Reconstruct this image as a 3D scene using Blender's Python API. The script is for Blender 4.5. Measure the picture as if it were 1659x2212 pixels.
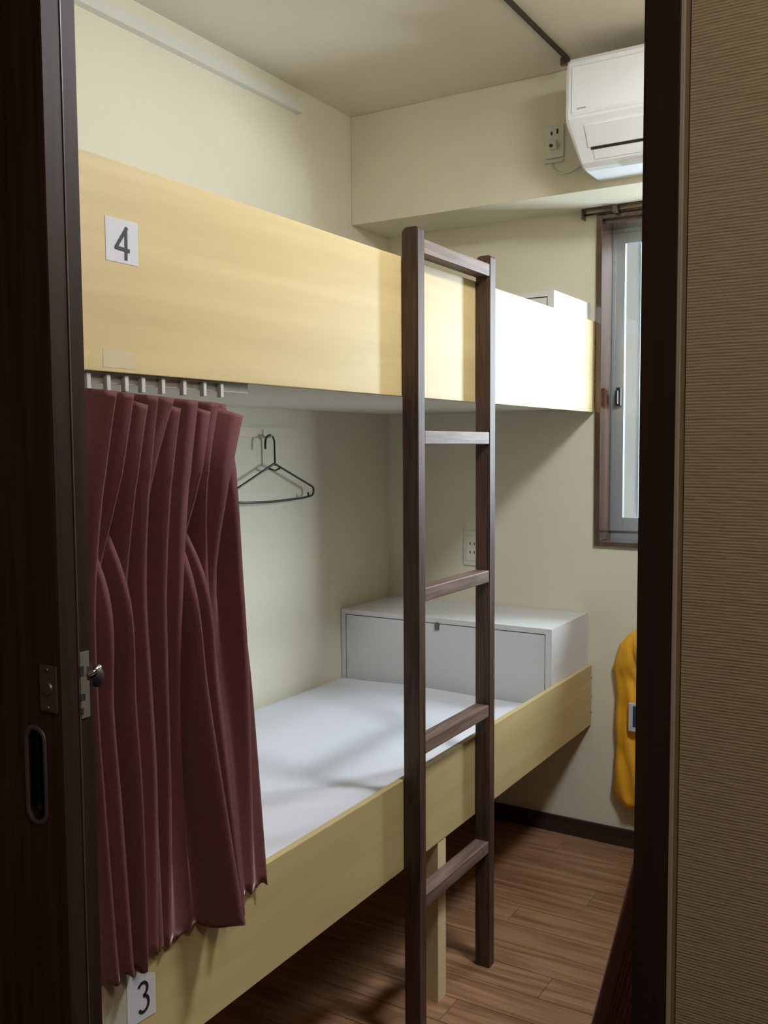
import bpy, bmesh, math, random
from mathutils import Vector, Matrix
random.seed(7)
S = bpy.context.scene
for o in list(bpy.data.objects): bpy.data.objects.remove(o)
COL = S.collection

# ------------------------------------------------------------------ camera
cam = bpy.data.cameras.new('camera'); co = bpy.data.objects.new('camera', cam); COL.objects.link(co)
r = (0.8564727, 0.5161582, -0.0059310); u = (-0.0310598, 0.0630006, 0.9975301); f = (-0.5152571, 0.8541730, -0.0699901)
co.matrix_world = Matrix(((r[0], u[0], -f[0], 0), (r[1], u[1], -f[1], 0), (r[2], u[2], -f[2], 1.3), (0, 0, 0, 1)))
cam.sensor_fit = 'VERTICAL'; cam.sensor_height = 24.0; cam.lens = 24.0 * 2041.0 / 2212.0
cam.clip_start = 0.02; cam.clip_end = 100
S.camera = co
# ------------------------------------------------------------------ world, exposure, daylight
w = bpy.data.worlds.new('world'); S.world = w; w.use_nodes = True
bg = w.node_tree.nodes['Background']; bg.inputs[0].default_value = (0.80, 0.87, 1.0, 1); bg.inputs[1].default_value = 0.9
S.view_settings.view_transform = 'Standard'; S.view_settings.look = 'None'
S.view_settings.gamma = 1; S.view_settings.use_curve_mapping = False
S.view_settings.exposure = 0.0

def area(name, loc, target, sx, sy, power, color):
    l = bpy.data.lights.new(name, 'AREA'); l.shape = 'RECTANGLE'; l.size = sx; l.size_y = sy; l.energy = power; l.color = color
    o = bpy.data.objects.new(name, l); COL.objects.link(o); o.location = loc
    d = Vector(target) - Vector(loc); o.rotation_euler = d.to_track_quat('-Z', 'Y').to_euler()
    return o
area('daylight', (-0.08, 3.56, 1.60), (-1.0, 2.2, 1.35), 0.30, 0.90, 64, (0.86, 0.93, 1.0))

# ------------------------------------------------------------------ key dimensions (metres)
XL, XB, YB, YM, ZC, ZM = -1.761, -0.992, 2.954, 2.718, 2.394, 2.039
XR, YF, YH = 0.53, 0.835, 0.712     # right wall, room face and hall face of the front wall
OXL, OXR, OZT = -0.955, -0.2035, 2.02

# ------------------------------------------------------------------ materials
def nt(name):
    m = bpy.data.materials.new(name); m.use_nodes = True
    n = m.node_tree.nodes; l = m.node_tree.links
    return m, n, l, n['Principled BSDF']
def plain(name, col, rough=0.6, metal=0.0, noise=0.04, scale=12, bump=0.0, bscale=200, coat=0.0, sheen=0.0):
    m, n, l, b = nt(name)
    tc = n.new('ShaderNodeTexCoord'); no = n.new('ShaderNodeTexNoise'); no.inputs['Scale'].default_value = scale; no.inputs['Detail'].default_value = 4
    l.new(tc.outputs['Object'], no.inputs['Vector'])
    rp = n.new('ShaderNodeValToRGB'); c = col
    rp.color_ramp.elements[0].position = .3; rp.color_ramp.elements[1].position = .7
    rp.color_ramp.elements[0].color = (c[0]*(1-noise), c[1]*(1-noise), c[2]*(1-noise), 1)
    rp.color_ramp.elements[1].color = (min(1, c[0]*(1+noise)), min(1, c[1]*(1+noise)), min(1, c[2]*(1+noise)), 1)
    l.new(no.outputs['Fac'], rp.inputs['Fac']); l.new(rp.outputs['Color'], b.inputs['Base Color'])
    b.inputs['Roughness'].default_value = rough; b.inputs['Metallic'].default_value = metal
    b.inputs['Coat Weight'].default_value = coat; b.inputs['Sheen Weight'].default_value = sheen
    if bump:
        n2 = n.new('ShaderNodeTexNoise'); n2.inputs['Scale'].default_value = bscale; l.new(tc.outputs['Object'], n2.inputs['Vector'])
        bp = n.new('ShaderNodeBump'); bp.inputs['Strength'].default_value = bump; bp.inputs['Distance'].default_value = .002
        l.new(n2.outputs['Fac'], bp.inputs['Height']); l.new(bp.outputs['Normal'], b.inputs['Normal'])
    return m
def wood(name, c1, c2, scale=(1, 1, 1), rough=0.5, ns=6, det=8, bump=0.15, coat=0.0, spec=0.5, offs=False):
    m, n, l, b = nt(name)
    tc = n.new('ShaderNodeTexCoord'); mp = n.new('ShaderNodeMapping'); mp.inputs['Scale'].default_value = scale
    l.new(tc.outputs['Object'], mp.inputs['Vector'])
    if offs:
        oi = n.new('ShaderNodeObjectInfo'); cb = n.new('ShaderNodeCombineXYZ'); mm = n.new('ShaderNodeMath'); mm.operation = 'MULTIPLY'; mm.inputs[1].default_value = 37
        l.new(oi.outputs['Random'], mm.inputs[0]); l.new(mm.outputs[0], cb.inputs[0]); l.new(mm.outputs[0], cb.inputs[1]); l.new(cb.outputs[0], mp.inputs['Location'])
    no = n.new('ShaderNodeTexNoise'); no.inputs['Scale'].default_value = ns; no.inputs['Detail'].default_value = det; no.inputs['Distortion'].default_value = .6
    l.new(mp.outputs['Vector'], no.inputs['Vector'])
    rp = n.new('ShaderNodeValToRGB'); rp.color_ramp.elements[0].position = .33; rp.color_ramp.elements[1].position = .68
    rp.color_ramp.elements[0].color = (*c1, 1); rp.color_ramp.elements[1].color = (*c2, 1)
    l.new(no.outputs['Fac'], rp.inputs['Fac']); l.new(rp.outputs['Color'], b.inputs['Base Color'])
    b.inputs['Roughness'].default_value = rough; b.inputs['Coat Weight'].default_value = coat; b.inputs['Specular IOR Level'].default_value = spec
    if bump:
        bp = n.new('ShaderNodeBump'); bp.inputs['Strength'].default_value = bump; bp.inputs['Distance'].default_value = .001
        l.new(no.outputs['Fac'], bp.inputs['Height']); l.new(bp.outputs['Normal'], b.inputs['Normal'])
    return m
M = {}
M['wall'] = plain('cream_wallpaper', (.71, .662, .52), .85, noise=.03, scale=3, bump=.25, bscale=260)
M['ceil'] = plain('ceiling_paper', (.74, .675, .575), .9, noise=.03, scale=3, bump=.2, bscale=220)
M['ply'] = wood('birch_ply', (.46, .35, .160), (.545, .425, .208), (1, .55, 9), .5, 2.2, 5, .04)
M['ply_edge'] = wood('ply_edge', (.66, .52, .27), (.74, .60, .36), (1, .9, 14), .55, 8, 6, .05)
M['deck'] = plain('white_board', (.72, .67, .58), .6, noise=.03, scale=4)
M['dark'] = wood('dark_ladder_wood', (.032, .014, .009), (.095, .048, .030), (14, 14, .9), .5, 7, 8, .2)
M['rung'] = wood('lit_rung_wood', (.10, .058, .044), (.22, .145, .115), (14, .9, 14), .5, 7, 8, .2)  # ladder wood coloured lighter for the light falling on the rungs
M['door'] = wood('dark_door_wood', (.034, .014, .009), (.072, .032, .019), (16, 16, .6), .55, 5, 8, .12, .0, .35)
M['stile'] = wood('door_edge_wood', (.020, .010, .008), (.034, .017, .013), (16, 16, .5), .5, 5, 6, .05, .0, .2)
M['bead'] = plain('bead_highlight', (.07, .045, .04), .3)
M['casing'] = wood('casing_wood', (.013, .005, .004), (.026, .011, .009), (16, 16, .6), .4, 5, 8, .1, .1)
M['brown'] = wood('window_wood', (.060, .024, .012), (.105, .045, .024), (10, 10, 1.2), .14, 6, 6, .02, 1.0)
M['plank'] = wood('walnut_floor', (.19, .095, .045), (.41, .225, .12), (1.1, 16, 1), .38, 3.2, 8, .08, .05, offs=True)
M['subfloor'] = plain('subfloor', (.05, .03, .02), .8)
M['base'] = wood('baseboard_wood', (.020, .012, .009), (.045, .026, .018), (1, 1, 12), .5, 5, 6, .05)
M['sheet'] = plain('white_sheet', (.66, .66, .72), .9, noise=.02, scale=5, bump=.3, bscale=500, sheen=.2)
M['chest'] = plain('painted_white', (.64, .64, .635), .45, noise=.02, scale=6)
M['acw'] = plain('ac_plastic', (.88, .91, .97), .35, noise=.01)
M['acd'] = plain('dark_plastic', (.02, .02, .02), .5)
M['grey'] = plain('grey_plastic', (.45, .45, .43), .5)
M['plate'] = plain('outlet_plastic', (.66, .63, .53), .4, noise=.02)
M['duct'] = plain('duct_plastic', (.66, .65, .60), .5, noise=.02)
M['alu'] = plain('aluminium', (.50, .56, .62), .35, 0.6, noise=.03)
M['black'] = plain('black_wire', (.012, .016, .014), .35)
M['steel'] = plain('steel', (.55, .54, .52), .25, .9, noise=.05)
M['dsteel'] = plain('dull_steel', (.16, .14, .125), .42, .7, noise=.1)
M['cup'] = plain('dark_steel_cup', (.05, .05, .048), .3, .9)
M['chrome'] = plain('chrome', (.8, .8, .8), .15, 1.0)
M['paper'] = plain('label_paper', (.54, .54, .58), .7, noise=.02)
M['oldpaper'] = plain('aged_paper', (.42, .385, .31), .8, noise=.06, scale=30)
M['resid'] = plain('tape_residue', (.50, .415, .27), .6, noise=.04, scale=40)
M['ink'] = plain('ink', (.01, .01, .012), .6)
M['navy'] = plain('navy_print', (.02, .04, .12), .6)
M['yellow'] = plain('yellow_cloth', (.86, .43, .022), .5, noise=.14, scale=9, bump=.2, bscale=60)
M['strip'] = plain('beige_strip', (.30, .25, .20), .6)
M['strip2'] = plain('shadow_strip', (.15, .115, .065), .8)  # shadow gap beside the door post, put in as a dark colour
M['outside'] = plain('pale_render', (.62, .57, .50), .9, noise=.05, scale=2)
M['hall'] = plain('hall_plaster', (.40, .36, .30), .9)
M['lampw'] = plain('lamp_body', (.8, .8, .78), .5)
# maroon curtain with fine weave
m, n, l, b = nt('maroon_cloth'); M['cloth'] = m
tc = n.new('ShaderNodeTexCoord'); no = n.new('ShaderNodeTexNoise'); no.inputs['Scale'].default_value = 160; l.new(tc.outputs['Object'], no.inputs['Vector'])
rp = n.new('ShaderNodeValToRGB'); rp.color_ramp.elements[0].color = (.120, .038, .042, 1); rp.color_ramp.elements[1].color = (.185, .064, .068, 1)
l.new(no.outputs['Fac'], rp.inputs['Fac']); l.new(rp.outputs['Color'], b.inputs['Base Color']); b.inputs['Roughness'].default_value = .9
b.inputs['Sheen Weight'].default_value = .6; b.inputs['Sheen Roughness'].default_value = .4; b.inputs['Sheen Tint'].default_value = (.9, .55, .55, 1)
# brown woven hall wallpaper: horizontal threads
m, n, l, b = nt('woven_wallpaper'); M['weave'] = m
tc = n.new('ShaderNodeTexCoord'); mp = n.new('ShaderNodeMapping'); mp.inputs['Scale'].default_value = (60, 1, 420); l.new(tc.outputs['Object'], mp.inputs['Vector'])
no = n.new('ShaderNodeTexNoise'); no.inputs['Scale'].default_value = 1.0; no.inputs['Detail'].default_value = 3; l.new(mp.outputs['Vector'], no.inputs['Vector'])
wv = n.new('ShaderNodeTexWave'); wv.bands_direction = 'Z'; wv.inputs['Scale'].default_value = 140; wv.inputs['Distortion'].default_value = .8; wv.inputs['Detail'].default_value = 2; wv.inputs['Detail Scale'].default_value = .5
l.new(tc.outputs['Object'], wv.inputs['Vector'])
mx = n.new('ShaderNodeMath'); mx.operation = 'ADD'; l.new(no.outputs['Fac'], mx.inputs[0])
ml = n.new('ShaderNodeMath'); ml.operation = 'MULTIPLY'; ml.inputs[1].default_value = .35; l.new(wv.outputs['Fac'], ml.inputs[0]); l.new(ml.outputs[0], mx.inputs[1])
rp = n.new('ShaderNodeValToRGB'); rp.color_ramp.elements[0].position = .35; rp.color_ramp.elements[1].position = 1.0
rp.color_ramp.elements[0].color = (.25, .192, .122, 1); rp.color_ramp.elements[1].color = (.325, .258, .175, 1)
l.new(mx.outputs[0], rp.inputs['Fac']); l.new(rp.outputs['Color'], b.inputs['Base Color']); b.inputs['Roughness'].default_value = .9
bp = n.new('ShaderNodeBump'); bp.inputs['Strength'].default_value = .5; bp.inputs['Distance'].default_value = .001; l.new(mx.outputs[0], bp.inputs['Height']); l.new(bp.outputs['Normal'], b.inputs['Normal'])
# clear glass
m, n, l, b = nt('window_glass'); M['glass'] = m
tr = n.new('ShaderNodeBsdfTransparent'); tr.inputs[0].default_value = (.90, .94, .95, 1); gl = n.new('ShaderNodeBsdfGlossy'); gl.inputs['Roughness'].default_value = .03
lw = n.new('ShaderNodeLayerWeight'); lw.inputs[0].default_value = .5
p5 = n.new('ShaderNodeMath'); p5.operation = 'POWER'; p5.inputs[1].default_value = 5; l.new(lw.outputs['Facing'], p5.inputs[0])
fr = n.new('ShaderNodeMath'); fr.operation = 'MULTIPLY_ADD'; fr.inputs[1].default_value = .96; fr.inputs[2].default_value = .04; l.new(p5.outputs[0], fr.inputs[0]); mxs = n.new('ShaderNodeMixShader')
l.new(fr.outputs[0], mxs.inputs[0]); l.new(tr.outputs[0], mxs.inputs[1]); l.new(gl.outputs[0], mxs.inputs[2]); l.new(mxs.outputs[0], n['Material Output'].inputs['Surface'])
# lit diffuser of the room lamp
m, n, l, b = nt('lamp_diffuser'); M['lamp'] = m
b.inputs['Base Color'].default_value = (.9, .9, .88, 1); b.inputs['Emission Color'].default_value = (.92, .96, 1.0, 1); b.inputs['Emission Strength'].default_value = 60.0

# ------------------------------------------------------------------ mesh helpers
def link(name, me, mat, parent=None, smooth=False):
    o = bpy.data.objects.new(name, me); COL.objects.link(o)
    if mat: me.materials.append(M[mat])
    if parent: o.parent = parent
    if smooth:
        for p in me.polygons: p.use_smooth = True
    return o
def frombm(name, bm, mat, parent=None, smooth=False):
    bmesh.ops.recalc_face_normals(bm, faces=bm.faces)
    me = bpy.data.meshes.new(name); bm.to_mesh(me); bm.free()
    return link(name, me, mat, parent, smooth)
def bx(bm, x0, x1, y0, y1, z0, z1, bev=0.0):
    vs = [bm.verts.new(p) for p in ((x0,y0,z0),(x1,y0,z0),(x1,y1,z0),(x0,y1,z0),(x0,y0,z1),(x1,y0,z1),(x1,y1,z1),(x0,y1,z1))]
    fs = [bm.faces.new([vs[i] for i in q]) for q in ((0,3,2,1),(4,5,6,7),(0,1,5,4),(1,2,6,5),(2,3,7,6),(3,0,4,7))]
    if bev:
        es = list({e for f_ in fs for e in f_.edges})
        bmesh.ops.bevel(bm, geom=es, offset=bev, segments=2, affect='EDGES', profile=.6)
def box(name, x0, x1, y0, y1, z0, z1, mat, parent=None, bev=0.0):
    bm = bmesh.new(); bx(bm, x0, x1, y0, y1, z0, z1, bev); return frombm(name, bm, mat, parent)
def tube(bm, pts, rad, seg=8, cyc=False, radii=None):
    pts = [Vector(p) for p in pts]; n_ = len(pts); rings = []; prev = None
    for i, p in enumerate(pts):
        a = pts[(i-1) % n_] if (i or cyc) else p; c = pts[(i+1) % n_] if (i < n_-1 or cyc) else p
        t = (c-a).normalized()
        if prev is None:
            prev = t.orthogonal().normalized()
        nrm = (prev - t*prev.dot(t)).normalized(); prev = nrm; bi = t.cross(nrm)
        rr = radii[i] if radii else rad
        rings.append([bm.verts.new(p + (nrm*math.cos(k*2*math.pi/seg) + bi*math.sin(k*2*math.pi/seg))*rr) for k in range(seg)])
    m_ = n_ if cyc else n_-1
    for i in range(m_):
        A = rings[i]; B = rings[(i+1) % n_]
        for k in range(seg): bm.faces.new((A[k], A[(k+1) % seg], B[(k+1) % seg], B[k]))
    if not cyc: bm.faces.new(rings[0][::-1]); bm.faces.new(rings[-1])
def empty(name, loc):
    o = bpy.data.objects.new(name, None); COL.objects.link(o); o.location = loc; o.empty_display_size = .05
    return o
def tag(o, label, cat, group=None, kind=None):
    if label: o['label'] = label
    if cat: o['category'] = cat
    if group: o['group'] = group
    if kind: o['kind'] = kind
    return o
def reroot(e):      # children were built in world coordinates: keep them in place under the empty
    for c in [o for o in COL.objects if o.parent == e]:
        for v in c.data.vertices: v.co -= e.location
        for g in [o for o in COL.objects if o.parent == c]:
            for v in g.data.vertices: v.co -= e.location
def struct(o, label, cat='structure'):
    o['kind'] = 'structure'; o['label'] = label; o['category'] = cat; return o
def prism(bm, prof, axis, a0, a1):
    # prof: list of 2-D points, extruded along axis 0 (x): prof=(y,z); axis 1 (y): prof=(x,z); axis 2: (x,y)
    def P(q, a):
        return (a, q[0], q[1]) if axis == 0 else ((q[0], a, q[1]) if axis == 1 else (q[0], q[1], a))
    A = [bm.verts.new(P(q, a0)) for q in prof]; B = [bm.verts.new(P(q, a1)) for q in prof]
    bm.faces.new(A[::-1]); bm.faces.new(B); n_ = len(prof)
    for i in range(n_): bm.faces.new((A[i], A[(i+1) % n_], B[(i+1) % n_], B[i]))
def ribbon(bm, pts, wd, x, th=.0006):
    # flat stroke in the plane x=const, given (y,z) centre line
    n_ = len(pts); L = []; Rr = []
    for i in range(n_):
        a = Vector(pts[max(0, i-1)]); c = Vector(pts[min(n_-1, i+1)]); t = (c-a).normalized(); nn = Vector((-t.y, t.x))*wd/2
        p = Vector(pts[i]); L.append(p+nn); Rr.append(p-nn)
    for i in range(n_-1):
        q = [L[i], L[i+1], Rr[i+1], Rr[i]]
        A = [bm.verts.new((x, v.x, v.y)) for v in q]; B = [bm.verts.new((x+th, v.x, v.y)) for v in q]
        bm.faces.new(A); bm.faces.new(B[::-1])
        for k in range(4): bm.faces.new((A[k], B[k], B[(k+1) % 4], A[(k+1) % 4]))

# ------------------------------------------------------------------ setting
WX0, WX1, WZ0, WZ1 = -0.984, -0.25, 0.985, 2.012   # window opening
fl = struct(box('floor', XL-.1, XR+.1, YH, YB+.1, -.05, -.009, 'subfloor'), 'brown wood plank floor running across the narrow room', 'floor')
pw = .098; y = YF + .004; k = 0
while y < YB:
    y1 = min(y+pw, YB)
    off = (k*.37) % .9; x = XL - off
    while x < XR:
        x1 = x + .9; a, c = max(x, XL), min(x1, XR)
        if c-a > .02:
            o = box('plank', a+.0007, c-.0007, y+.0009, y1-.0009, -.009, 0, 'plank', fl)
        x = x1
    y = y1; k += 1
struct(box('floor_hall', -2.2, 1.6, -1.3, YH, -.05, 0, 'door'), 'dark floor of the corridor outside the doorway', 'floor')
struct(box('ceiling', XL-.1, XR+.1, YH, YB+.15, ZC, ZC+.06, 'ceil'), 'beige papered ceiling above the bunks', 'ceiling')
struct(box('wall_left', XL-.1, XL, YF-.12, YB+.1, 0, ZC, 'wall'), 'cream papered wall along the bunks', 'wall')
struct(box('wall_right', XR, XR+.1, YF-.12, YB+.1, 0, ZC, 'wall'), 'cream papered wall on the hidden right side', 'wall')
bm = bmesh.new()
T = .16
bx(bm, XL, WX0, YB, YB+T, 0, ZC); bx(bm, WX1, XR, YB, YB+T, 0, ZC)
bx(bm, WX0, WX1, YB, YB+T, 0, WZ0); bx(bm, WX0, WX1, YB, YB+T, WZ1, ZC)
wb = struct(frombm('wall_back', bm, 'wall'), 'cream papered end wall with the window', 'wall')
box('beam', XL, XR, YM, YB, ZM, ZC, 'wall', wb, .003)
bm = bmesh.new()
bx(bm, XL, OXL, YH+.045, YF, 0, ZC); bx(bm, OXR+.012, XR, YH, YF, 0, ZC); bx(bm, OXL, OXR+.012, YH, YF, OZT, ZC)
wf = struct(frombm('wall_front', bm, 'wall'), 'wall around the doorway, cream inside', 'wall')
wp = box('wallpaper', OXR+.0335, 1.6, YH-.002, YH, 0, ZC, 'weave', wf); wp['label'] = 'brown woven wallpaper right of the doorway'
# corridor shell
struct(box('wall_hall_left', -2.2, -2.1, -1.3, YH+.05, 0, ZC, 'hall'), 'corridor end wall left of the camera', 'wall')
struct(box('wall_hall_right', 1.6, 1.7, -1.3, YH, 0, ZC, 'hall'), 'corridor end wall right of the camera', 'wall')
struct(box('wall_hall_back', -2.2, 1.6, -1.4, -1.3, 0, ZC, 'hall'), 'corridor wall behind the camera', 'wall')
struct(box('ceiling_hall', -2.2, 1.6, -1.3, YH, ZC, ZC+.06, 'hall'), 'corridor ceiling', 'ceiling')
bm = bmesh.new(); bx(bm, -2.1, XL, YH+.045, YF, 0, ZC); bx(bm, XR+.0, 1.6, YH, YF, 0, ZC); struct(frombm('wall_hall_front', bm, 'hall'), 'corridor wall beyond the room corners', 'wall')
# baseboards
struct(box('baseboard_back', XL, XR, YB-.010, YB, 0, .058, 'base', None, .002), 'dark brown baseboard under the window wall', 'baseboard')
struct(box('baseboard_left', XL, XL+.010, YF, YB-.010, 0, .058, 'base', None, .002), 'dark brown baseboard under the bunks', 'baseboard')
# door casing
t1 = struct(box('trim_1', OXR, OXR+.0265, YH-.003, YF+.004, 0, OZT+.02, 'casing', None, .0008), 'dark brown door post between the doorway and the woven wallpaper', 'door frame')
struct(box('trim_2', OXL-.02, OXL, YH+.045, YF+.004, 0, OZT+.02, 'casing'), 'dark brown post hidden behind the sliding door', 'door frame')
struct(box('trim_3', OXL, OXR, YH+.03, YF+.004, OZT-.02, OZT+.02, 'casing'), 'dark brown head of the doorway', 'door frame')
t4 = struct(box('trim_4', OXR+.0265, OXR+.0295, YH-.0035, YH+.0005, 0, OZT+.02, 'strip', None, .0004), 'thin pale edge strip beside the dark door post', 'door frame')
struct(box('trim_5', OXR+.0295, OXR+.0335, YH-.0012, YH+.0005, 0, OZT+.02, 'strip2'), 'narrow strip coloured dark as the shadow gap between the pale strip and the woven wallpaper', 'door frame')

# sliding door
DX = -.845; DY0, DY1 = .700, .747
pcx, pcz = -.889, .926
bm = bmesh.new()
for q in ((-1.66, pcx-.0118, .008, OZT+.01), (pcx+.0118, DX, .008, OZT+.01), (pcx-.0118, pcx+.0118, .008, pcz-.0520), (pcx-.0118, pcx+.0118, pcz+.0520, OZT+.01)): bx(bm, q[0], q[1], DY0, DY1, q[2], q[3])
d = struct(frombm('door_1', bm, 'door'), 'dark brown sliding door half open at the left', 'door')
es = box('edge_stile', DX-.0001, DX+.0010, DY0+.0006, DY1-.0006, .010, OZT+.008, 'stile', d, .0004)
box('highlight_bead', DX+.0008, DX+.0022, .7250, .7268, .010, OZT+.008, 'bead', es, .0005)  # highlight streak on the door edge, put in as a lighter bead
# recessed pull
def stadium(y_, cx, cz, hw, hh, seg=10):
    pts = []
    for s_, a0 in ((1, 0), (-1, math.pi)):
        for i in range(seg+1):
            a = a0 + math.pi*i/seg
            pts.append((cx + hw*math.cos(a), y_, cz + s_*(hh-hw) + hw*math.sin(a)))
    return pts
bm = bmesh.new()
rings = []
for (yy, hw, hh) in ((DY0-.0003, .0190, .0590), (DY0-.0020, .0180, .0580), (DY0-.0020, .0145, .0545), (DY0-.0003, .0125, .0525)):
    rings.append([bm.verts.new(p) for p in stadium(yy, pcx, pcz, hw, hh)])
for A, B in zip(rings, rings[1:]):
    for i in range(len(A)): bm.faces.new((A[i], A[(i+1) % len(A)], B[(i+1) % len(A)], B[i]))
pl = frombm('pull_rim', bm, 'dsteel', d, True)
bm = bmesh.new(); rings = [[bm.verts.new(p) for p in stadium(yy, pcx, pcz, hw, hh)] for yy, hw, hh in ((DY0-.0003, .0125, .0525), (DY0+.001, .0115, .0515), (DY0+.009, .0112, .0500), (DY0+.012, .0090, .0465))]
for A, B in zip(rings, rings[1:]):
    for i in range(len(A)): bm.faces.new((A[i], A[(i+1) % len(A)], B[(i+1) % len(A)], B[i]))
bm.faces.new(rings[-1])
frombm('pull_recess', bm, 'cup', pl)
# lock plate on the face
lp = box('lock_plate', -.8755, -.8475, DY0-.003, DY0-.0002, 1.004, 1.057, 'dsteel', d, .0012)
bm = bmesh.new()
bmesh.ops.create_cone(bm, cap_ends=True, segments=20, radius1=.008, radius2=.007, depth=.002, matrix=Matrix.Translation((-.8615, DY0-.004, 1.031)) @ Matrix.Rotation(math.pi/2, 4, 'X'))
frombm('release_disc', bm, 'dsteel', lp)
for zz in (1.009, 1.052):
    bm = bmesh.new(); bmesh.ops.create_uvsphere(bm, u_segments=10, v_segments=6, radius=.0025, matrix=Matrix.Translation((-.8615, DY0-.003, zz))); frombm('screw', bm, 'dsteel', lp, True)
# faceplate on the edge and thumb turn
fp = box('latch_plate', DX+.0008, DX+.0026, .7268, .7400, .991, 1.068, 'steel', d, .0006)
for z0, z1, ya, yb_ in ((1.040, 1.052, .7262, .7315), (1.012, 1.020, .7262, .7330), (1.034, 1.050, .7365, .7405), (.996, 1.004, .7262, .7300)): box('latch_slot', DX+.0020, DX+.0030, ya, yb_, z0, z1, 'acd', fp)
bm = bmesh.new(); tube(bm, [(DX+.002, .738, 1.040), (DX+.005, DY1-.001, 1.043), (DX+.005, DY1+.006, 1.048)], .0033, 8); frombm('hook_bolt', bm, 'chrome', fp, True)
bm = bmesh.new(); bmesh.ops.create_uvsphere(bm, u_segments=12, v_segments=8, radius=.0085, matrix=Matrix.Translation((DX-.002, DY1+.008, 1.034)) @ Matrix.Diagonal((1, 1, 1.5, 1))); frombm('thumb_turn', bm, 'acd', fp, True)

# ------------------------------------------------------------------ window
wn = tag(box('window_1', WX0-.001, WX1+.001, YB+.118, YB+.156, WZ0-.001, WZ0+.03, 'alu'), 'window at the end of the aisle with brown wooden surround and sliding sashes', 'window', kind='structure')
def wch(n_, *a): return box(n_, *a[:6], a[6], wn, a[7] if len(a) > 7 else 0)
CW = .020
wch('casing', WX0-.004, WX0+CW-.006, YB-.010, YB+.01, WZ0-.012, WZ1+.014, 'brown', .0015)
wch('casing', WX1-CW+.006, WX1+.004, YB-.010, YB+.01, WZ0-.012, WZ1+.014, 'brown', .0015)
wch('casing', WX0+CW-.006, WX1-CW+.006, YB-.010, YB+.01, WZ1-.006, WZ1+.014, 'brown', .0015)
wch('window_sill', WX0+CW-.006, WX1-CW+.006, YB-.010, YB+.12, WZ0-.012, WZ0+.004, 'brown', .0015)
wch('reveal', WX0, WX0+.012, YB+.01, YB+.118, WZ0+.004, WZ1-.006, 'brown')
wch('reveal', WX1-.012, WX1, YB+.01, YB+.118, WZ0+.004, WZ1-.006, 'brown')
wch('reveal', WX0+.012, WX1-.012, YB+.01, YB+.118, WZ1-.018, WZ1-.006, 'brown')
# outer aluminium frame
for a in ((WX0+.012, WX0+.024, WZ0+.03, WZ1-.03), (WX1-.024, WX1-.012, WZ0+.03, WZ1-.03)): wch('frame_bar', a[0], a[1], YB+.105, YB+.156, a[2], a[3], 'alu', .001)
wch('frame_bar', WX0+.012, WX1-.012, YB+.105, YB+.156, WZ1-.03, WZ1-.002, 'alu', .001)
mid = (WX0+WX1)/2
def sash(x0, x1, yy):
    z0, z1 = WZ0+.03, WZ1-.03
    sw = .030
    s_ = wch('sash', x0, x0+sw, yy, yy+.018, z0, z1, 'alu', .0015)
    box('stile', x1-sw, x1, yy, yy+.018, z0, z1, 'alu', s_, .0015)
    box('bottom_rail', x0+sw, x1-sw, yy, yy+.018, z0, z0+.045, 'alu', s_, .0015)
    box('top_rail', x0+sw, x1-sw, yy, yy+.018, z1-.035, z1, 'alu', s_, .0015)
    box('glass_pane', x0+sw, x1-sw, yy+.007, yy+.011, z0+.045, z1-.035, 'glass', s_)
    return s_
s1 = sash(WX0+.024, mid-.16, YB+.108)
s2 = sash(mid-.19, WX1-.024, YB+.130)
bm = bmesh.new(); bx(bm, WX0+.032, WX0+.048, YB+.092, YB+.108, 1.425, 1.485, .003); bx(bm, WX0+.034, WX0+.042, YB+.078, YB+.094, 1.43, 1.475, .003)
lk = frombm('crescent_lock', bm, 'acd', wn)
for xa in (-.903, -.889): wch('bright_bar', xa, xa+.006, YB+.150, YB+.176, WZ0+.035, WZ1-.04, 'chest', .0008)  # white bars added to catch daylight as bright strips beside the sash
# curtain pole above the window
cr = empty('window_curtain_rod', (-1.02, YB, 2.045))
bm = bmesh.new(); tube(bm, [(-1.028, YB-.03, 2.036), (-.22, YB-.03, 2.036)], .004, 8); frombm('rod', bm, 'dsteel', cr, True)
bm = bmesh.new(); tube(bm, [(-1.028, YB-.018, 2.022), (-.22, YB-.018, 2.022)], .0035, 8); frombm('lower_rod', bm, 'brown', cr, True)
bm = bmesh.new(); bx(bm, -1.030, -1.026, YB-.034, YB, 2.008, 2.038); frombm('bracket', bm, 'dsteel', cr)
bm = bmesh.new(); bx(bm, -.93, -.915, YB-.04, YB, 2.016, 2.0385, .002); frombm('bracket', bm, 'dsteel', cr)
reroot(cr); tag(cr, 'thin double curtain rod above the window, end poking out past the frame', 'curtain rod')
# building across the gap
struct(box('neighbour_facade', -4.5, .9-.95, 5.2, 5.5, -3, 5, 'outside'), 'pale facade seen through the window', 'building')

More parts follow.
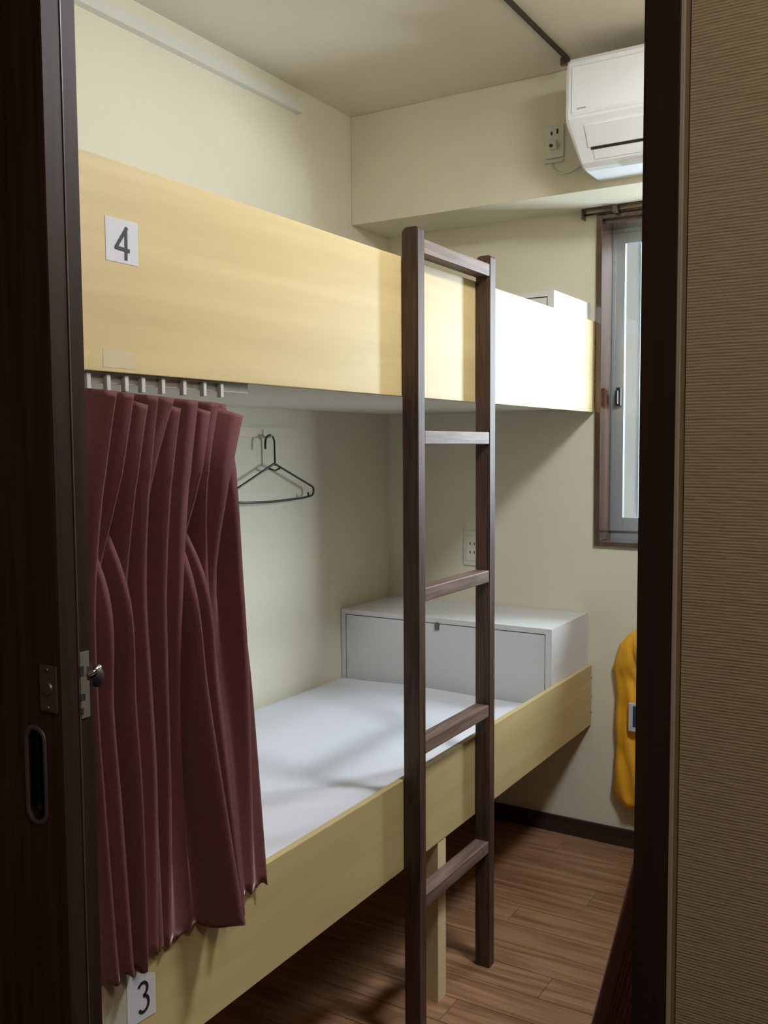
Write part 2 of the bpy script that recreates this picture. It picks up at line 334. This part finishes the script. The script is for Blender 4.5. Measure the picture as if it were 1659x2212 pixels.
# ------------------------------------------------------------------ ceiling lamp (hidden right of the doorway view)
lc = empty('ceiling_lamp', (-.06, 1.65, ZC))
bm = bmesh.new(); bmesh.ops.create_cone(bm, cap_ends=True, segments=40, radius1=.15, radius2=.15, depth=.03, matrix=Matrix.Translation((-.06, 1.65, ZC-.016))); frombm('base_plate', bm, 'lampw', lc)
bm = bmesh.new(); bmesh.ops.create_cone(bm, cap_ends=True, segments=40, radius1=.13, radius2=.145, depth=.05, matrix=Matrix.Translation((-.06, 1.65, ZC-.056))); frombm('diffuser', bm, 'lamp', lc)
ll = bpy.data.lights.new('lamp_light', 'AREA'); ll.shape = 'DISK'; ll.size = .30; ll.energy = 15; ll.color = (.91, .955, 1.0)
lo_ = bpy.data.objects.new('lamp_light', ll); COL.objects.link(lo_); lo_.location = (-.06, 1.65, ZC-.09)
reroot(lc); tag(lc, 'round ceiling lamp over the right-hand side of the room', 'lamp')
# corridor light
area('corridor_light', (.55, .12, 2.30), (.50, .20, 0), .4, .4, 15, (1.0, .86, .68))

# ------------------------------------------------------------------ bunks
def screws(par, zs):
    for z in zs:
        bm = bmesh.new(); bmesh.ops.create_uvsphere(bm, u_segments=10, v_segments=6, radius=.004, matrix=Matrix.Translation((XB-.004, YB-.003, z)) @ Matrix.Diagonal((1.6, .6, 1, 1))); frombm('screw', bm, 'dsteel', par, True)
UB0, UB1, LB0, LB1 = 1.403, 1.690, .386, .583
TH = .015; Y0 = YF+.002; Y1 = YB-.004
up = empty('bunk_berth', (-1.37, 1.9, UB0))
box('front_board', XB-TH, XB, Y0, Y1, UB0, UB1, 'ply', up, .0012)['label'] = 'pale birch ply guard board'
box('bed_deck', XL+.001, XB-TH, Y0, Y1, UB0+.010, UB0+.022, 'deck', up)
box('tape_residue', XB, XB+.0004, .910, .967, UB0+.006, UB0+.030, 'resid', up)
screws(up, (1.44, 1.50, 1.56, 1.62))
reroot(up); tag(up, 'upper wooden bunk with tall pale ply board carrying the number 4', 'bunk', 'left-hand bunks')
lo = empty('bunk_berth', (-1.37, 1.9, 0))
box('front_board', XB-TH, XB, Y0, Y1, LB0, LB1, 'ply', lo, .0012)['label'] = 'pale birch ply side board'
box('bed_deck', XL+.001, XB-TH, Y0, Y1, .408, .420, 'deck', lo)
box('leg', -1.040, -.994, 1.880, 1.920, 0, .4075, 'ply_edge', lo, .001)
screws(lo, (.425, .48, .54))
reroot(lo); tag(lo, 'lower wooden bunk with low pale ply side board and a white mattress', 'bunk', 'left-hand bunks')

# number labels
def quad(name, pts, x, th, mat, parent=None):
    bm = bmesh.new(); prism(bm, pts, 0, x, x+th); return frombm(name, bm, mat, parent)
e = empty('number_label', (XB, .95, 1.582))
quad('card', [(.9195, 1.5535), (.979, 1.5535), (.979, 1.613), (.9195, 1.613)], XB, .0006, 'paper', e)
bm = bmesh.new()
ribbon(bm, [(.9565, 1.6025), (.9555, 1.5580)], .0052, XB+.0006)
ribbon(bm, [(.9585, 1.6030), (.9375, 1.5735)], .0050, XB+.0007)
ribbon(bm, [(.9355, 1.5735), (.9625, 1.5715)], .0050, XB+.0008)
frombm('numeral', bm, 'ink', e)['label'] = 'black numeral 4'
reroot(e); tag(e, 'small white card with a black 4 on the upper board', 'sign')
e = empty('number_label', (XB, .95, .5))
quad('card', [(.922, .466), (.978, .462), (.9785, .524), (.9225, .546)], XB+.0005, .0005, 'oldpaper', e)['label'] = 'white paper square'
e2 = [o for o in COL.objects if o.parent == e][0]; e2.data.materials.clear(); e2.data.materials.append(M['paper'])
pts = []
for (cy, cz, ry, rz, a0, a1) in ((.9525, .5105, .0090, .0100, 150, -80), (.9535, .4880, .0100, .0120, 85, -150)):
    for i in range(13):
        a = math.radians(a0 + (a1-a0)*i/12); pts.append((cy+ry*math.cos(a), cz+rz*math.sin(a)))
bm = bmesh.new(); ribbon(bm, pts, .0046, XB+.0011); frombm('numeral', bm, 'ink', e)['label'] = 'black numeral 3'
reroot(e); tag(e, 'small white card with a black 3 on the lower board', 'sign')
o = quad('paper_sticker', [(.8805, .452), (.9215, .450), (.922, .556), (.881, .556)], XB, .0004, 'oldpaper'); tag(o, 'worn greyish paper sticker left of the card with 3', 'sticker')

# mattress: rounded slab with soft surface
def mattress():
    bm = bmesh.new(); nx, ny = 40, 90
    x0, x1, y0, y1, z0 = XL+.006, XB-TH-.001, Y0+.006, 2.618, .421
    def top(a, c):
        x = x0+(x1-x0)*a; y_ = y0+(y1-y0)*c
        e_ = min(a*(x1-x0), (1-a)*(x1-x0), c*(y1-y0), (1-c)*(y1-y0)); ed = min(1, e_/.03); dz = -.022*(1-math.sqrt(max(0, 1-(1-ed)**2)))
        wv_ = .0035*math.sin(5*x+3*y_+1)+.002*math.sin(13*x-9*y_)+.0025*math.sin(4.2*y_-7*x)
        cr_ = -.006*math.exp(-((y_-1.62-.55*(x+1.2))/.022)**2) * max(0, min(1, (x+1.55)/.2))
        cr2 = .006*math.exp(-((y_-1.67-.55*(x+1.2))/.03)**2) * max(0, min(1, (x+1.55)/.2))
        bl = .014*math.exp(-((x-x1+.03)/.05)**2-((y_-1.95)/.16)**2)
        return (x, y_, .529+wv_*ed+dz+cr_+cr2+bl)
    g = [[bm.verts.new(top(i/nx, j/ny)) for j in range(ny+1)] for i in range(nx+1)]
    for i in range(nx):
        for j in range(ny): bm.faces.new((g[i][j], g[i+1][j], g[i+1][j+1], g[i][j+1]))
    rim = [g[i][0] for i in range(nx+1)]+[g[nx][j] for j in range(1, ny+1)]+[g[i][ny] for i in range(nx-1, -1, -1)]+[g[0][j] for j in range(ny-1, 0, -1)]
    low = [bm.verts.new((v.co.x, v.co.y, z0)) for v in rim]; n_ = len(rim)
    for i in range(n_): bm.faces.new((rim[i], low[i], low[(i+1) % n_], rim[(i+1) % n_]))
    bm.faces.new(low)
    return bm
tag(frombm('mattress', mattress(), 'sheet', None, True), 'mattress under a smooth white sheet on the lower bunk', 'mattress')

# storage chests at the head of each berth
def chest(zb, zt, label):
    cx1 = XB-TH-.001; e = empty('storage_chest', (-1.38, 2.8, zb))
    bm = bmesh.new(); y0, y1 = 2.632, YB-.003
    # carcass with an inset door bay: frame bars + box behind
    fw = .016; x0 = XL+.003
    bx(bm, x0, cx1, y0+.018, y1, zb, zt-fw)
    bx(bm, x0, cx1, y0, y1, zt-fw, zt)
    bx(bm, x0, x0+fw, y0, y0+.018, zb, zt-fw); bx(bm, cx1-fw-.004, cx1, y0, y0+.018, zb, zt-fw); bx(bm, x0+fw, cx1-fw-.004, y0, y0+.018, zb, zb+fw)
    frombm('carcass', bm, 'chest', e)
    dr = box('drop_door', x0+fw+.003, cx1-fw-.007, y0+.001, y0+.016, zb+fw+.002, zt-fw-.003, 'chest', e, .001)
    xm = -1.393
    bm = bmesh.new(); bmesh.ops.create_cone(bm, cap_ends=True, segments=16, radius1=.008, radius2=.007, depth=.006, matrix=Matrix.Translation((xm, y0-.002, zt-.020)) @ Matrix.Rotation(math.pi/2, 4, 'X'))
    bx(bm, xm-.007, xm+.007, y0-.0035, y0+.001, zt-.038, zt-.018, .001)
    frombm('lock', bm, 'dsteel', e)
    reroot(e); tag(e, label, 'chest', 'storage chests at the bunk heads'); return e
chest(.421, .752, 'white wooden storage chest at the far end of the lower bunk')
chest(1.4255, 1.747, 'white wooden chest on the upper bunk, corner showing above the board')

# ------------------------------------------------------------------ ladder
ld = empty('ladder', (-.971, 1.9, 0))
def rail(y0, y1):
    bm = bmesh.new(); x0, x1, zt = -.9910, -.953, 1.748; pr = []
    r_ = .012
    pr = [(x0, 0), (x1, 0), (x1, zt-r_*.5)] + [(x1-r_*.5+r_*.5*math.cos(a), zt-r_*.5+r_*.5*math.sin(a)) for a in (math.pi/6, math.pi/3, math.pi/2)] + [(x0+r_+r_*math.cos(a), zt-r_+r_*math.sin(a)) for a in (math.pi/2, 2*math.pi/3, 5*math.pi/6, math.pi)]
    prism(bm, pr, 1, y0, y1)
    bmesh.ops.bevel(bm, geom=[e_ for e_ in bm.edges if abs(e_.verts[0].co.y-e_.verts[1].co.y) < 1e-6], offset=.0018, segments=2, affect='EDGES')
    return frombm('rail', bm, 'dark', ld)
rail(1.7185, 1.749); rail(2.072, 2.1035)
for zt in (1.727, 1.331, .998, .667, .325):
    box('rung', -.9905, -.954, 1.7495, 2.0715, zt-.029, zt, 'rung', ld, .0022)
reroot(ld); tag(ld, 'dark brown wooden ladder with five rungs against the bunk boards', 'ladder')

# ------------------------------------------------------------------ curtains
ROWS = [(1.372, [-0.95, -1.05, -0.95, -1.05, -0.95, -0.95, -0.95, -0.95, -0.95, -1.05, -0.95, -1.05, -0.95, -0.95, -1.0025], [0.8925, 0.9077, 0.9229, 0.9353, 0.9477, 0.9679, 0.9998, 1.0119, 1.0486, 1.0616, 1.0747, 1.0845, 1.0943, 1.1504, 1.1704]),
(1.25, [-0.95, -1.031, -0.95, -1.022, -0.95, -0.95, -0.968, -0.95, -0.95, -1.02, -0.95, -1.031, -0.95, -0.95, -0.958], [0.8684, 0.8821, 0.8957, 0.9107, 0.9257, 0.9508, 0.972, 0.9932, 1.0294, 1.0402, 1.051, 1.0601, 1.0692, 1.1186, 1.1446]),
(1.1, [-0.95, -0.95, -0.9955, -0.945, -0.976, -0.96, -0.9955, -0.96, -0.95, -0.94, -0.9955, -0.95, -0.976, -0.989, -0.96], [0.85, 0.8744, 0.8897, 0.9049, 0.9274, 0.9498, 0.9698, 0.9898, 1.0133, 1.0277, 1.0453, 1.0629, 1.0949, 1.1269, 1.1589]),
(0.95, [-0.95, -0.95, -1.005, -0.945, -0.9885, -0.965, -0.994, -0.965, -0.965, -0.93, -1.005, -0.95, -0.9775, -1.005, -0.965], [0.85, 0.8757, 0.8938, 0.9118, 0.9363, 0.9608, 0.977, 0.9931, 1.0167, 1.0403, 1.062, 1.0838, 1.1138, 1.1439, 1.174]),
(0.8, [-0.955, -0.955, -0.998, -0.945, -0.9884, -0.97, -0.9884, -0.97, -0.9752, -0.92, -0.998, -0.945, -0.974, -0.998, -0.97], [0.8623, 0.8902, 0.9051, 0.9199, 0.9451, 0.9702, 0.9839, 0.9976, 1.0276, 1.0576, 1.0787, 1.0997, 1.1272, 1.1547, 1.1823]),
(0.562, [-0.965, -0.96, -0.986, -0.95, -0.9788, -0.975, -0.9788, -0.978, -0.9812, -0.907, -0.986, -0.94, -0.968, -0.986, -0.978], [0.8849, 0.9077, 0.9169, 0.9261, 0.947, 0.9678, 0.9818, 0.9957, 1.0433, 1.0909, 1.1083, 1.1256, 1.147, 1.1684, 1.1898])]
VAL = [-1.050, -1.040, -1.015, -1.005, -.998, -.986]
def ctrl(ri, rows, val):
    z, xs, ys = rows[ri]; pts = []
    for i in range(len(ys)):
        yp = ys[i-1] if i else ys[0]-.022
        yv = yp + (ys[i]-yp)*.42
        pts.append((val[ri] + .004*((i*7) % 3-1)*(1 if ri < 5 else 0), max(yv, .842))); pts.append((xs[i], ys[i]))
    pts.append((val[ri], ys[-1]+.018)); pts.append((val[ri]+.012, ys[-1]+.035))
    return pts
def catmull(P, t):
    n_ = len(P); i = min(int(t), n_-2); s = t-i
    p0 = P[max(0, i-1)]; p1 = P[i]; p2 = P[i+1]; p3 = P[min(n_-1, i+2)]
    return [.5*((2*b_)+(-a_+c_)*s+(2*a_-5*b_+4*c_-d_)*s*s+(-a_+3*b_-3*c_+d_)*s**3) for a_, b_, c_, d_ in zip(p0, p1, p2, p3)]
def curtain(name, rows, val, mir=None, droop=True):
    nz = 44; sub = 6
    cols = [ctrl(i, rows, val) for i in range(len(rows))]; nc = len(cols[0]); zs = [q[0] for q in rows]
    bm = bmesh.new(); grid = []
    for k_ in range(nz+1):
        t = k_/nz*(len(rows)-1); z = catmull([[q] for q in zs], t)[0]
        line = [catmull([cols[ri][c] for ri in range(len(rows))], t) for c in range(nc)]
        # round the folds: sharp near the header, softer below
        rnd = .0 + .12*min(1, t/2)
        dense = []
        for c in range(nc-1):
            a, b_ = Vector(line[c]), Vector(line[c+1])
            for s in range(sub): dense.append(a.lerp(b_, s/sub))
        dense.append(Vector(line[-1]))
        for _ in range(1 if t < 1 else 2):
            dn = [dense[0]]+[dense[i]*(1-rnd*2*.8)+(dense[i-1]+dense[i+1])*rnd*.8 for i in range(1, len(dense)-1)]+[dense[-1]]
            dense = dn
        row = []
        for i, p in enumerate(dense):
            x_, y_ = p.x, p.y
            if z < .60: x_ = max(x_, -.9855)
            tip = (x_+1.04)/.09
            zz = z + (max(0, 1-t)*(.012*(1-(y_-.87)/.28) - .009*max(0, tip)*(1+((i//12) % 3 == 1)*1.6)) if droop else 0) + (.004*math.sin(i*.9) if k_ == nz else 0)
            if mir is not None: x_ = mir(x_, z)
            row.append(bm.verts.new((x_, y_, zz)))
        grid.append(row)
    for A, B in zip(grid, grid[1:]):
        for i in range(len(A)-1): bm.faces.new((A[i], A[i+1], B[i+1], B[i]))
    o = frombm(name, bm, 'cloth', None, True)
    md = o.modifiers.new('thickness', 'SOLIDIFY'); md.thickness = .0022; md.offset = -1 if mir is None else 1
    return o
c1 = curtain('curtain', ROWS, VAL)
tag(c1, 'maroon pleated curtain bunched at the near end of the lower left bunk', 'curtain')
# its rail, gliders
rl = empty('curtain_rail', (-1.0, 1.03, 1.4))
box('track', -1.012, -1.0072, YF+.004, 1.235, 1.388, 1.4125, 'grey', rl)
for i, yy in enumerate((.89, .925, .958, .99, 1.03, 1.075, 1.12, 1.16)):
    box('glider', -1.0065, -.998, yy-.0035, yy+.0035, 1.378, 1.400, 'grey', rl, .001)
reroot(rl); tag(rl, 'short grey curtain track with small gliders under the upper board', 'curtain rail')

# right-hand bunk, almost wholly hidden by the door post; only its curtain shows
RX = -.215
for zb, zt, lab in ((UB0, UB1, 'upper berth of the hidden right-hand bunk'), (LB0, LB1, 'lower berth of the hidden right-hand bunk')):
    e = empty('bunk_berth', (.15, 1.9, zb))
    box('front_board', RX, RX+TH, Y0, Y1, zb, zt, 'ply', e, .001); box('bed_deck', RX+TH, XR-.001, Y0, Y1, zb+.01, zb+.022, 'deck', e)
    box('leg', RX+.001, RX+.04, 1.9, 1.94, 0, zb+.009, 'ply_edge', e) if zb < 1 else None
    reroot(e); tag(e, lab, 'bunk', 'right-hand bunks')
RROWS = [(1.372, [0]*7, [.895+.028*i for i in range(7)]), (.95, [0]*7, [.895+.030*i for i in range(7)]), (.83, [0]*7, [.90+.032*i for i in range(7)]), (.69, [0]*7, [.905+.034*i for i in range(7)]), (.562, [0]*7, [.91+.036*i for i in range(7)])]
def mirr(x_, z):
    # x_ runs from 0 (fold tip) to +1 (valley): fold depth 3 cm; the cloth flares into the aisle near the hem
    return -.254 - .24*max(0, .90-z) + .020*x_
c2 = curtain('curtain', [(a, [-.0 for _ in b_], c_) for a, b_, c_ in RROWS], [.9]*5, mirr, False)
tag(c2, 'maroon curtain flaring out beside the dark door post at the bottom right', 'curtain')
rl = empty('curtain_rail', (-.25, 1.03, 1.4))
box('track', RX-.006, RX-.0005, YF+.004, 1.235, 1.380, 1.4125, 'grey', rl)
reroot(rl); tag(rl, 'curtain track on the hidden right-hand bunk', 'curtain rail')

# ------------------------------------------------------------------ hook board and hanger
hb = empty('hook_board', (XL, 2.2, 1.34))
box('board', XL, XL+.008, 2.0, 2.372, 1.328, 1.356, 'wall', hb, .001)
bm = bmesh.new(); bx(bm, XL+.008, XL+.011, 2.214, 2.226, 1.322, 1.350, .001); tube(bm, [(XL+.011, 2.22, 1.330), (XL+.022, 2.22, 1.326), (XL+.034, 2.22, 1.327), (XL+.040, 2.22, 1.336)], .002, 6)
frombm('hook', bm, 'chest', hb)
reroot(hb); tag(hb, 'narrow white hook strip on the left wall inside the lower bunk', 'hook rail')
hx = -1.731; bm = bmesh.new(); pts = []
pts += [(hx, 2.198, 1.292), (hx, 2.1985, 1.312)]
for i in range(9):
    a = math.pi - math.pi*i/8; pts.append((hx, 2.2205+.022*math.cos(a), 1.311+.022*math.sin(a)))
pts += [(hx, 2.2425, 1.295), (hx, 2.2430, 1.262), (hx, 2.2430, 1.243)]
tube(bm, pts, .0032, 8)
hz = 1.250; hc = 2.240
def arc(cy, cz, r_, a0, a1, n_=6): return [(hx, cy+r_*math.cos(math.radians(a0+(a1-a0)*i/n_)), cz+r_*math.sin(math.radians(a0+(a1-a0)*i/n_))) for i in range(n_+1)]
loop = arc(hc, hz-.022, .020, 120, 60, 4) + arc(2.424, 1.160, .016, 55, -80, 7) + [(hx, 2.38, 1.1395), (hx, hc, 1.136), (hx, 2.10, 1.1395)] + arc(2.056, 1.160, .016, 260, 125, 7)
tube(bm, loop, .0034, 8, True)
tube(bm, [(hx, 2.215, 1.2345), (hx, 2.243, 1.228), (hx, 2.268, 1.2345)], .003, 6)
tube(bm, [(hx, 2.412, 1.141), (hx, 2.410, 1.156)], .0028, 6); tube(bm, [(hx, 2.068, 1.141), (hx, 2.070, 1.156)], .0028, 6)
tag(frombm('coat_hanger', bm, 'black', None, True), 'black wire coat hanger on the left wall between curtain and ladder', 'hanger')

# ------------------------------------------------------------------ cable duct, ceiling strip, outlets
bm = bmesh.new(); prism(bm, [(XL, 2.314), (XL+.020, 2.316), (XL+.020, 2.330), (XL+.016, 2.332), (XL+.016, 2.350), (XL, 2.352)], 1, YF, 2.413)
tag(frombm('cable_duct', bm, 'duct'), 'white ridged cable duct high on the left wall', 'duct')
cs = empty('ceiling_strip', (-.972, 1.8, ZC))
box('strip', -.976, -.968, YF, 2.640, ZC-.012, ZC, 'base', cs)
box('end_bracket', -.992, -.974, 2.625, 2.640, ZC-.022, ZC, 'brown', cs, .002)
reroot(cs); tag(cs, 'thin dark strip running along the ceiling to the air conditioner', 'ceiling rail')
e = empty('wall_outlet', (-1.42, YB, .944))
box('plate', -1.456, -1.386, YB-.006, YB, .884, 1.004, 'plate', e, .002)
box('inner_plate', -1.446, -1.396, YB-.008, YB-.006, .900, .988, 'plate', e, .001)
for zz in (.955, .925): 
    bm = bmesh.new(); bx(bm, -1.430, -1.427, YB-.0085, YB-.0079, zz, zz+.010); bx(bm, -1.415, -1.412, YB-.0085, YB-.0079, zz, zz+.010); frombm('socket', bm, 'acd', e)
reroot(e); tag(e, 'small cream wall outlet above the lower chest behind the ladder', 'outlet')
e = empty('wall_outlet', (-1.04, YM, 2.18))
box('plate', -1.068, -1.012, YM-.007, YM, 2.146, 2.240, 'plate', e, .002)
bm = bmesh.new(); bx(bm, -1.052, -1.046, YM-.0078, YM-.0068, 2.212, 2.222); bx(bm, -1.034, -1.028, YM-.0078, YM-.0068, 2.214, 2.228); frombm('socket', bm, 'acd', e)
box('plug', -1.052, -1.028, YM-.026, YM-.007, 2.168, 2.192, 'plate', e, .004)
bm = bmesh.new(); bmesh.ops.create_cone(bm, cap_ends=True, segments=10, radius1=.005, radius2=.005, depth=.004, matrix=Matrix.Translation((-1.043, YM-.028, 2.176)) @ Matrix.Rotation(math.pi/2, 4, 'X')); frombm('socket', bm, 'acd', e)
reroot(e); tag(e, 'cream outlet with a plug left of the air conditioner', 'outlet')
o = box('cable_clip', -1.071, -1.012, YM-.012, YM, 2.132, 2.138, 'duct', None, .001); tag(o, 'small ledge clip just under the outlet beside the air conditioner', 'clip')
bm = bmesh.new()
P_ = [(-1.05, YM-.008, 2.131), (-1.045, YM-.008, 2.112), (-1.02, YM-.008, 2.097), (-.985, YM-.009, 2.100), (-.95, YM-.012, 2.115), (-.92, YM-.03, 2.122)]
pp = [catmull([list(q) for q in P_], i/6) for i in range(31)]
tube(bm, pp, .0028, 6)
tag(frombm('power_cable', bm, 'duct', None, True), 'pale cable looping from the outlet to the air conditioner', 'cable')

# ------------------------------------------------------------------ air conditioner
ac = empty('air_conditioner', (-.54, YM, 2.2))
prof = [(YM-.001, 2.338), (YM-.190, 2.338), (YM-.206, 2.334), (YM-.216, 2.322), (YM-.220, 2.300), (YM-.224, 2.185), (YM-.220, 2.172), (YM-.212, 2.160), (YM-.150, 2.072), (YM-.135, 2.062), (YM-.118, 2.058), (YM-.001, 2.058)]
def taper(x_, z):   # end caps lean inwards below the front panel
    return max(0, (2.165-z))*.16
bm = bmesh.new(); secs = [(-.930, .012), (-.926, .004), (-.918, 0), (-.162, 0), (-.154, .004), (-.150, .012)]; rs = []
cyy, czz = YM-.11, 2.20
for x_, ins in secs:
    ring = []
    for (yy, zz) in prof:
        s_ = 1 if x_ < -.5 else -1
        fy = yy if yy > YM-.01 else yy+ins; fz = zz - (ins if zz > 2.3 else (-ins if zz < 2.08 else 0))
        ring.append(bm.verts.new((x_ + s_*taper(x_, zz), fy, fz)))
    rs.append(ring)
for A, B in zip(rs, rs[1:]):
    for i in range(len(A)): bm.faces.new((A[i], A[(i+1) % len(A)], B[(i+1) % len(A)], B[i]))
bm.faces.new(rs[0]); bm.faces.new(rs[-1])
frombm('casing', bm, 'acw', ac)
# front grille panel, proud of the casing
bm = bmesh.new(); prism(bm, [(YM-.2190, 2.310), (YM-.2235, 2.306), (YM-.2275, 2.188), (YM-.2240, 2.180), (YM-.2180, 2.180)], 0, -.908, -.172); frombm('front_panel', bm, 'acw', ac)
# slanted louvre with dark gap below
def slant(t, off): # point on the sloping lower face: t 0 top .. 1 bottom
    y_ = YM-.212+(.062)*t; z_ = 2.160-.088*t
    nn = Vector((-.088, -.062)).normalized(); return (y_+nn.x*off, z_+nn.y*off)
bm = bmesh.new(); prism(bm, [slant(.06, 0), slant(.06, .0030), slant(.60, .0030), slant(.60, 0)], 0, -.878, -.20); frombm('louvre', bm, 'acw', ac)
bm = bmesh.new(); prism(bm, [slant(.62, 0), slant(.62, .0012), slant(.685, .0012), slant(.685, 0)], 0, -.872, -.20); frombm('outlet_slot', bm, 'acd', ac)
bm = bmesh.new(); prism(bm, [slant(.70, 0), slant(.70, .0022), slant(.93, .0022), slant(.93, 0)], 0, -.866, -.20); frombm('louvre', bm, 'acw', ac)
bm = bmesh.new(); prism(bm, [(YM-.146, 2.0650), (YM-.146, 2.0575), (YM-.120, 2.0573), (YM-.120, 2.0590)], 0, -.80, -.70); frombm('rating_label', bm, 'grey', ac)
bm = bmesh.new(); prism(bm, [(YM-.2285, 2.193), (YM-.2270, 2.193), (YM-.2270, 2.197), (YM-.2285, 2.197)], 0, -.893, -.868); frombm('badge', bm, 'grey', ac)
reroot(ac); tag(ac, 'white wall-mounted air conditioner on the beam above the window', 'air conditioner')

# ------------------------------------------------------------------ yellow bag hanging under the window
def bag():
    bm = bmesh.new(); n_, m_ = 40, 28
    L = [(.74, -.800), (.722, -.836), (.700, -.866), (.660, -.899), (.630, -.902), (.600, -.914), (.560, -.906), (.45, -.902), (.35, -.903), (.25, -.908), (.190, -.913), (.170, -.905), (.148, -.888), (.138, -.87)]
    def left(z):
        for (z1, a), (z2, c) in zip(L, L[1:]):
            if z <= z1 and z >= z2: return a+(c-a)*(z1-z)/(z1-z2)
        return L[0][1] if z > L[0][0] else L[-1][1]
    cx = -.745
    F = []; B = []
    for i in range(n_+1):
        z = .74-.602*i/n_; xl = left(z); hw = cx-xl; rowf = []; rowb = []
        for j in range(m_+1):
            s = -1+2*j/m_; x_ = cx+s*hw
            th = (.030+.010*math.sin(z*9))*math.sqrt(max(0, 1-s*s*.985))
            th *= min(1, (.745-z)/.08+.25)*min(1, (z-.13)/.03+.2)
            fold = 1.9*(.005*math.sin(38*x_+9*z+2*math.sin(11*z))+.0035*math.sin(71*x_-14*z)+.0025*math.sin(120*x_+30*z))
            yb = YB-.014; rowf.append(bm.verts.new((x_, yb-th-abs(fold)*1.6*(1-s*s*.6)-.001, z + .004*math.sin(17*x_*3)*(i == n_)))); rowb.append(bm.verts.new((x_, yb, z)))
        F.append(rowf); B.append(rowb)
    for G in (F, B):
        for i in range(n_):
            for j in range(m_): bm.faces.new((G[i][j], G[i+1][j], G[i+1][j+1], G[i][j+1]))
    for i in range(n_):
        bm.faces.new((F[i][0], B[i][0], B[i+1][0], F[i+1][0])); bm.faces.new((F[i][m_], F[i+1][m_], B[i+1][m_], B[i][m_]))
    for j in range(m_):
        bm.faces.new((F[0][j], F[0][j+1], B[0][j+1], B[0][j])); bm.faces.new((F[n_][j], B[n_][j], B[n_][j+1], F[n_][j+1]))
    return bm
bg_ = empty('bag', (-.745, YB-.03, .74))
frombm('body', bag(), 'yellow', bg_, True)
bm = bmesh.new(); tube(bm, [(-.785, YB-.03, .735), (-.765, YB-.022, .80), (-.745, YB-.016, .845), (-.725, YB-.022, .80), (-.705, YB-.03, .735)], .004, 6); frombm('strap', bm, 'yellow', bg_, True)
q = box('printed_patch', -.852, -.78, YB-.062, YB-.052, .400, .490, 'paper', bg_, .002)
box('print', -.838, -.795, YB-.0632, YB-.0618, .416, .482, 'navy', q)
reroot(bg_); tag(bg_, 'yellow bag hanging on the end wall below the window', 'bag')
bm = bmesh.new(); tube(bm, [(-.745, YB, .86), (-.745, YB-.014, .852), (-.745, YB-.022, .852), (-.745, YB-.026, .862)], .003, 6); tag(frombm('wall_hook', bm, 'steel', None, True), 'small hook holding the yellow bag', 'hook')
